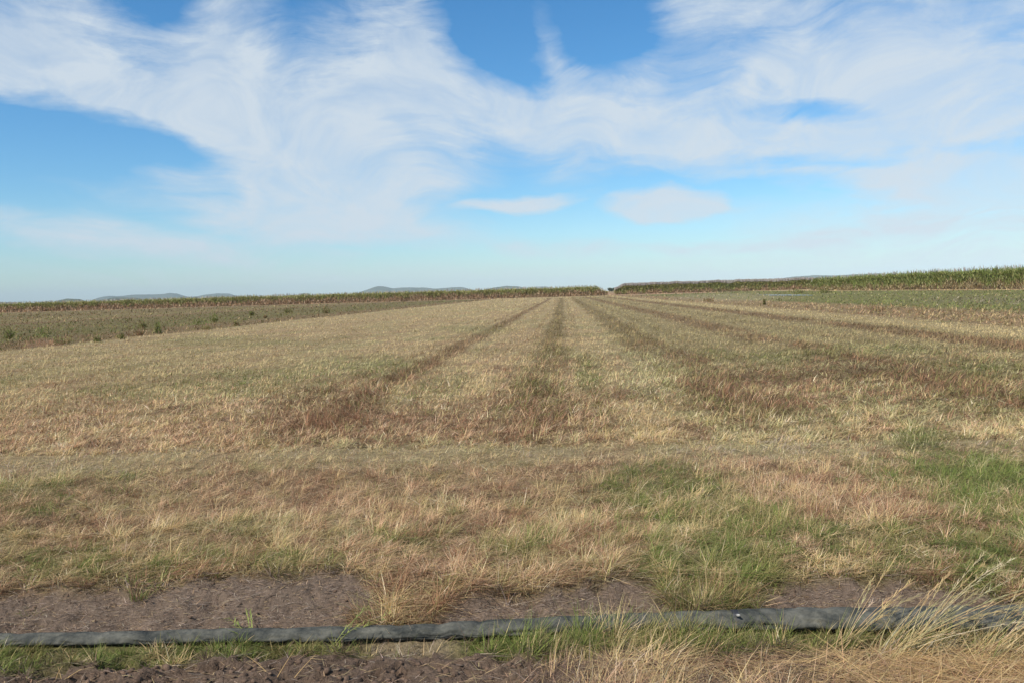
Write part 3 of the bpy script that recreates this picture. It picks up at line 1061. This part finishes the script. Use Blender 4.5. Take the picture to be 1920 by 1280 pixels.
# ------------------------------------------------------------------ sugar cane
CANE_TOP = np.array((1.05, .95, .9)) * np.array([(.31, .33, .14), (.25, .29, .10), (.37, .36, .18), (.19, .235, .08)])
CANE_LOW = 1.3 * np.array([(.38, .26, .17), (.30, .20, .13), (.45, .34, .23), (.20, .15, .09)])
TASSEL = np.array([(.42, .37, .34), (.36, .33, .32), (.46, .41, .36)])


def cane(name, label, p0, p1, depth, height, per_m, face_gain, top_share, tassel=0.0, greener=0.0, top_n=0, low_frac=.5):
    p0, p1 = np.array(p0, float), np.array(p1, float)
    d = p1 - p0
    Lh = np.hypot(*d)
    d /= Lh
    nrm = np.array((d[1], -d[0]))            # points into the block
    parts = []
    # body: the mass of stalks behind the face, uneven on top
    k = int(Lh / 1.5) + 2
    a = np.linspace(0, Lh, k)
    m = max(3, int(min(depth, 120) / 4))
    b = np.concatenate([[1.1], np.linspace(1.6, depth, m)])
    A, B = np.meshgrid(a, b)
    hh = height * (.70 + .12 * fbm(A, B, .5, 3))
    hh[0] = 0
    endf = .45 + .55 * sst(0, 5, np.minimum(A, Lh - A))
    hh = hh * endf
    P = p0 + A[..., None] * d + B[..., None] * nrm
    co_ = np.concatenate([P.reshape(-1, 2), hh.reshape(-1, 1)], 1)
    ii = np.arange(A.size).reshape(A.shape)
    f = np.stack([ii[:-1, :-1], ii[:-1, 1:], ii[1:, 1:], ii[1:, :-1]], -1).reshape(-1, 4)
    tb = np.tile(CANE_TOP.mean(0) * .8, (len(co_), 1))
    tb[:k] = CANE_LOW.mean(0) * .8
    parts.append((co_, f, tb))
    # leaves and stalks of the outer rows
    n = int(Lh * per_m)
    s = rng.uniform(0, Lh, n)
    q = rng.exponential(1.2, n)
    clump = fbm(s, q * 0, .35, 3) - .5
    endn = .45 + .55 * sst(0, 5, np.minimum(s, Lh - s))
    zz = height * rng.uniform(0, .84, n) * (1 + .2 * clump) * endn
    low = zz / height + rng.normal(0, .10, n) + clump * .5 < low_frac
    tint = face_gain * np.where(low[:, None], CANE_LOW[rng.integers(0, 4, n)], CANE_TOP[rng.integers(0, 4, n)])  # plain multiplier on the leaf tint of the outer rows
    tint = vary(tint * (1 - greener) + tint * np.array((.72, 1.0, .65)) * greener, .2)
    xy = p0 + s[:, None] * d + q[:, None] * nrm
    dist = np.hypot(xy[:, 0], xy[:, 1])
    w = np.maximum(.05, .9 * dist / FPX)
    head = rng.uniform(-math.pi, math.pi, n)
    parts.append(ribbons(np.concatenate([xy, zz[:, None]], 1), head, rng.uniform(.0, .5, n), rng.uniform(.3, 1.8, n), np.where(low, rng.uniform(.6, 1.4, n), rng.uniform(.9, 1.6, n)), w, tint, 3, taper=2))
    # leafy tops over the whole block
    if top_n:
        s, q = rng.uniform(0, Lh, top_n), depth * rng.random(top_n) ** 2
        xy = p0 + s[:, None] * d + q[:, None] * nrm
        zz = height * (.62 + .28 * fbm(s, q, .22, 4)) * (.45 + .55 * sst(0, 5, np.minimum(s, Lh - s)))
        dist = np.hypot(xy[:, 0], xy[:, 1])
        isT = rng.random(top_n) < tassel
        tint = np.where(isT[:, None], TASSEL[rng.integers(0, 3, top_n)], CANE_TOP[rng.integers(0, 4, top_n)])
        tint = np.where(isT[:, None], tint, tint * (1 - greener) + tint * np.array((.72, 1.0, .65)) * greener)
        tint = vary(tint, .15)
        zz = zz + np.where(isT, height * .14, 0)
        parts.append(ribbons(np.concatenate([xy, zz[:, None]], 1), rng.uniform(-math.pi, math.pi, top_n), np.where(isT, .05, rng.uniform(0, .4, top_n)), np.where(isT, .2, rng.uniform(.6, 1.9, top_n)),
                             height * np.where(isT, rng.uniform(.18, .28, top_n), rng.uniform(.13, .24, top_n)), np.maximum(.05, 1.0 * dist / FPX), tint, 3, taper=3))
    o = mesh_object(name, *join(parts), MAT_LEAF)
    return tag(o, label, 'sugar cane', kind='stuff')


cane('sugarcane', 'long low block of sugar cane with brown foot across the far left of the field', (306 * math.tan(azel(1139, 547)[0]), 306), (-420, 296), 160, 3.7, 75, 1.15, .3, .10, 0, 60000, .44)
cane('sugarcane', 'block of pale tasselled sugar cane right of the gap at the end of the field', (112, 345), (352 * math.tan(azel(1152, 547)[0]), 352), 240, 4.3, 100, 1.2, .3, .65, 0, 60000, .2)
cane('sugarcane', 'tall deep green sugar cane along the right side beyond the green strip', (81, 40), (81, 268), 130, 4.0, 120, .98, .3, .03, .4, 80000, .27)


# ------------------------------------------------------------------ far trees in the gap
def far_tree(label, x, y, h, w):
    root = bpy.data.objects.new('tree', None)
    root.location = (x, y, 0)
    col.objects.link(root)
    tag(root, label, 'tree', 'trees beyond the gap in the cane')
    ps = [stem_mesh((0, 0, 0), 0, 0, .05, h * .6, .22, (.1, .08, .06))[:3]]
    for i in range(5):
        ps.append(stem_mesh((0, 0, h * .35), i * 1.3, .6, .2, h * .4, .1, (.1, .08, .06))[:3])
    mesh_object('trunk', *join(ps), MAT_WOOD, root)
    n = 1200
    cl = rng.normal(0, 1, (14, 3)) * np.array((w * .3, w * .3, h * .15)) + np.array((0, 0, h * .62))
    c = cl[rng.integers(0, 14, n)] + rng.normal(0, 1, (n, 3)) * np.array((w * .12, w * .12, h * .08))
    tint = vary(np.array([(.11, .14, .09)]).repeat(n, 0), .3)  # distance haze is put into the crown colour as a paler tint
    mesh_object('crown', *ribbons(c, rng.uniform(-3.1, 3.1, n), rng.uniform(0, 2.5, n), rng.uniform(0, 1, n), np.full(n, .9), np.full(n, .55), tint, 2), MAT_LEAF, root)


far_tree('dark rounded tree in the gap at the end of the field, left one of two', *[c * 1.0 for c in (900 * math.tan(azel(1143, 547)[0]), 900)], 4.6, 6)
far_tree('dark tree in the gap at the end of the field, right one, beside pale cane', 900 * math.tan(azel(1149, 547)[0]), 900, 4.2, 5)


# ------------------------------------------------------------------ hills
def hill_mat():
    m = bpy.data.materials.new('wooded_hillside')
    m.use_nodes = True
    nt = m.node_tree
    p = nt.nodes['Principled BSDF']
    p.inputs['Roughness'].default_value = 1
    p.inputs['Specular IOR Level'].default_value = 0
    tc = nt.nodes.new('ShaderNodeTexCoord')
    n = nt.nodes.new('ShaderNodeTexNoise')
    n.inputs['Scale'].default_value = .01
    n.inputs['Detail'].default_value = 6
    cr = nt.nodes.new('ShaderNodeValToRGB')
    cr.color_ramp.elements[0].position = .3
    cr.color_ramp.elements[0].color = (.035, .05, .025, 1)
    cr.color_ramp.elements[1].position = .7
    cr.color_ramp.elements[1].color = (.10, .105, .06, 1)
    nt.links.new(tc.outputs['Object'], n.inputs['Vector'])
    nt.links.new(n.outputs['Fac'], cr.inputs[0])
    nt.links.new(cr.outputs[0], p.inputs['Base Color'])
    return m


HILL = hill_mat()


def hill(label, dist, prof, depth=900):
    """prof: (photo x, photo y) of the skyline; becomes a ridge of that height standing dist away"""
    A, H = [], []
    for x, y in prof:
        d = ray(x, y)
        hd = math.hypot(d[0], d[1])
        A.append(math.atan2(d[0], d[1]))
        H.append(CAM_H + d[2] / hd * dist)
    n, m = 90, 17
    a = np.linspace(A[0], A[-1], n)
    h = np.interp(a, A, H)
    h = np.maximum(np.convolve(np.pad(h, 2, 'edge'), np.ones(5) / 5, 'valid'), 0)
    q = np.linspace(-1, 1, m)
    AA, Q = np.meshgrid(a, q)
    rr_ = dist + Q * depth
    env = np.cos(Q * math.pi / 2) ** 1.2
    X, Y = np.sin(AA) * rr_, np.cos(AA) * rr_
    nz = fbm(X, Y, .004, 4)
    Z = h[None] * env * np.where(np.abs(Q) < .01, 1, .72 + .45 * nz * .9) - 1.0 * (env < .01) - .5
    Z += (fbm(X, Y, .012, 3) - .5) * 7 * env
    co_ = np.stack([X.ravel(), Y.ravel(), Z.ravel()], 1)
    ii = np.arange(n * m).reshape(m, n)
    f = np.stack([ii[:-1, :-1], ii[:-1, 1:], ii[1:, 1:], ii[1:, :-1]], -1).reshape(-1, 4)
    o = mesh_object('hill', co_, f, np.full((len(co_), 3), .1), HILL)
    return tag(o, label, 'hill', kind='structure')


hill('low dark wooded rise on the skyline at the far left edge', 7000, [(-300, 584), (-100, 572), (0, 567), (30, 567), (60, 571), (120, 577)], 500)
hill('small dark hill left of the blue range', 7500, [(85, 576), (104, 565), (125, 560), (150, 561), (165, 566), (185, 573)], 400)
hill('dark low hill in front of the blue range', 8000, [(165, 574), (190, 563), (215, 558), (255, 558), (275, 563), (300, 572)], 400)
hill('pale blue range with a flat topped peak on the left skyline', 15000, [(155, 574), (180, 559), (205, 555), (225, 556), (245, 553), (305, 552), (318, 550), (332, 550.5), (345, 555), (365, 560), (390, 569)])
hill('pale blue hill right of the flat topped peak', 15500, [(335, 571), (360, 558), (385, 553), (405, 550.5), (428, 550.5), (445, 555), (480, 559), (520, 567)])
hill('tiny grey hill standing alone above the cane', 10000, [(545, 565), (558, 556), (566, 550.5), (578, 550.5), (586, 556), (600, 563)], 400)
hill('blue hill with a pointed peak left of centre', 12500, [(655, 560), (672, 549), (690, 543), (703, 538), (715, 536.5), (728, 539), (738, 542), (745, 540), (765, 539.5), (800, 539.5), (815, 542), (835, 540), (850, 539), (868, 538.5), (882, 543), (905, 553)])
hill('dark grey rounded hill near the middle of the skyline', 9500, [(890, 555), (910, 543), (930, 539), (950, 536.5), (970, 537), (985, 541), (1005, 551)], 500)
hill('faint pale hill right of the dark rounded one', 16000, [(965, 553), (985, 541), (1005, 538), (1025, 537.5), (1040, 543), (1060, 550)])
hill('long blue grey ridge above the right hand cane', 11000, [(1400, 541), (1440, 528), (1475, 520.5), (1500, 518), (1530, 516.5), (1570, 517), (1595, 515), (1625, 514.5), (1640, 512.5), (1655, 513), (1680, 516), (1730, 519), (1800, 526)], 800)

# ------------------------------------------------------------------ standing water on the rough land
wx, wy = at(1470, 554)
wm = bpy.data.materials.new('still_water')
wm.use_nodes = True
wp = wm.node_tree.nodes['Principled BSDF']
wp.inputs['Base Color'].default_value = (.22, .22, .18, 1)
wp.inputs['Roughness'].default_value = .4
ang = np.linspace(0, 2 * math.pi, 48, endpoint=False)
rad = 1 + .5 * (fbm(np.cos(ang) * 2 + 5, np.sin(ang) * 2, 1, 3) - .5)
wc = np.concatenate([[[wx, wy, .05]], np.stack([wx + np.cos(ang) * rad * 2.6, wy + np.sin(ang) * rad * 16, np.full(48, .05)], 1)])
wf = np.array([[0, 1 + i, 1 + (i + 1) % 48] for i in range(48)])
water = mesh_object('water', wc, wf, np.full((49, 3), .1), wm)
tag(water, 'patch of standing water reflecting the sky on the rough green land', 'water', kind='structure')

# ------------------------------------------------------------------ air
hz = bpy.data.materials.new('haze')
hz.use_nodes = True
nt = hz.node_tree
nt.nodes.clear()
ho = nt.nodes.new('ShaderNodeOutputMaterial')
pv = nt.nodes.new('ShaderNodeVolumePrincipled')
pv.inputs['Color'].default_value = (.76, .91, 1.0, 1)
pv.inputs['Density'].default_value = 4.6e-5
pv.inputs['Anisotropy'].default_value = -0.35
nt.links.new(pv.outputs[0], ho.inputs['Volume'])
B = EXT + 300
bc = np.array([(x, y, z) for z in (-3.0, 420.0) for y in (-B, B) for x in (-B, B)])
bf = np.array([[0, 2, 3, 1], [4, 5, 7, 6], [0, 1, 5, 4], [2, 6, 7, 3], [0, 4, 6, 2], [1, 3, 7, 5]])
haze = mesh_object('haze', bc, bf, np.ones((8, 3)), hz, smooth=False)
tag(haze, 'thin pale blue air that fades the far hills', 'haze', kind='stuff')
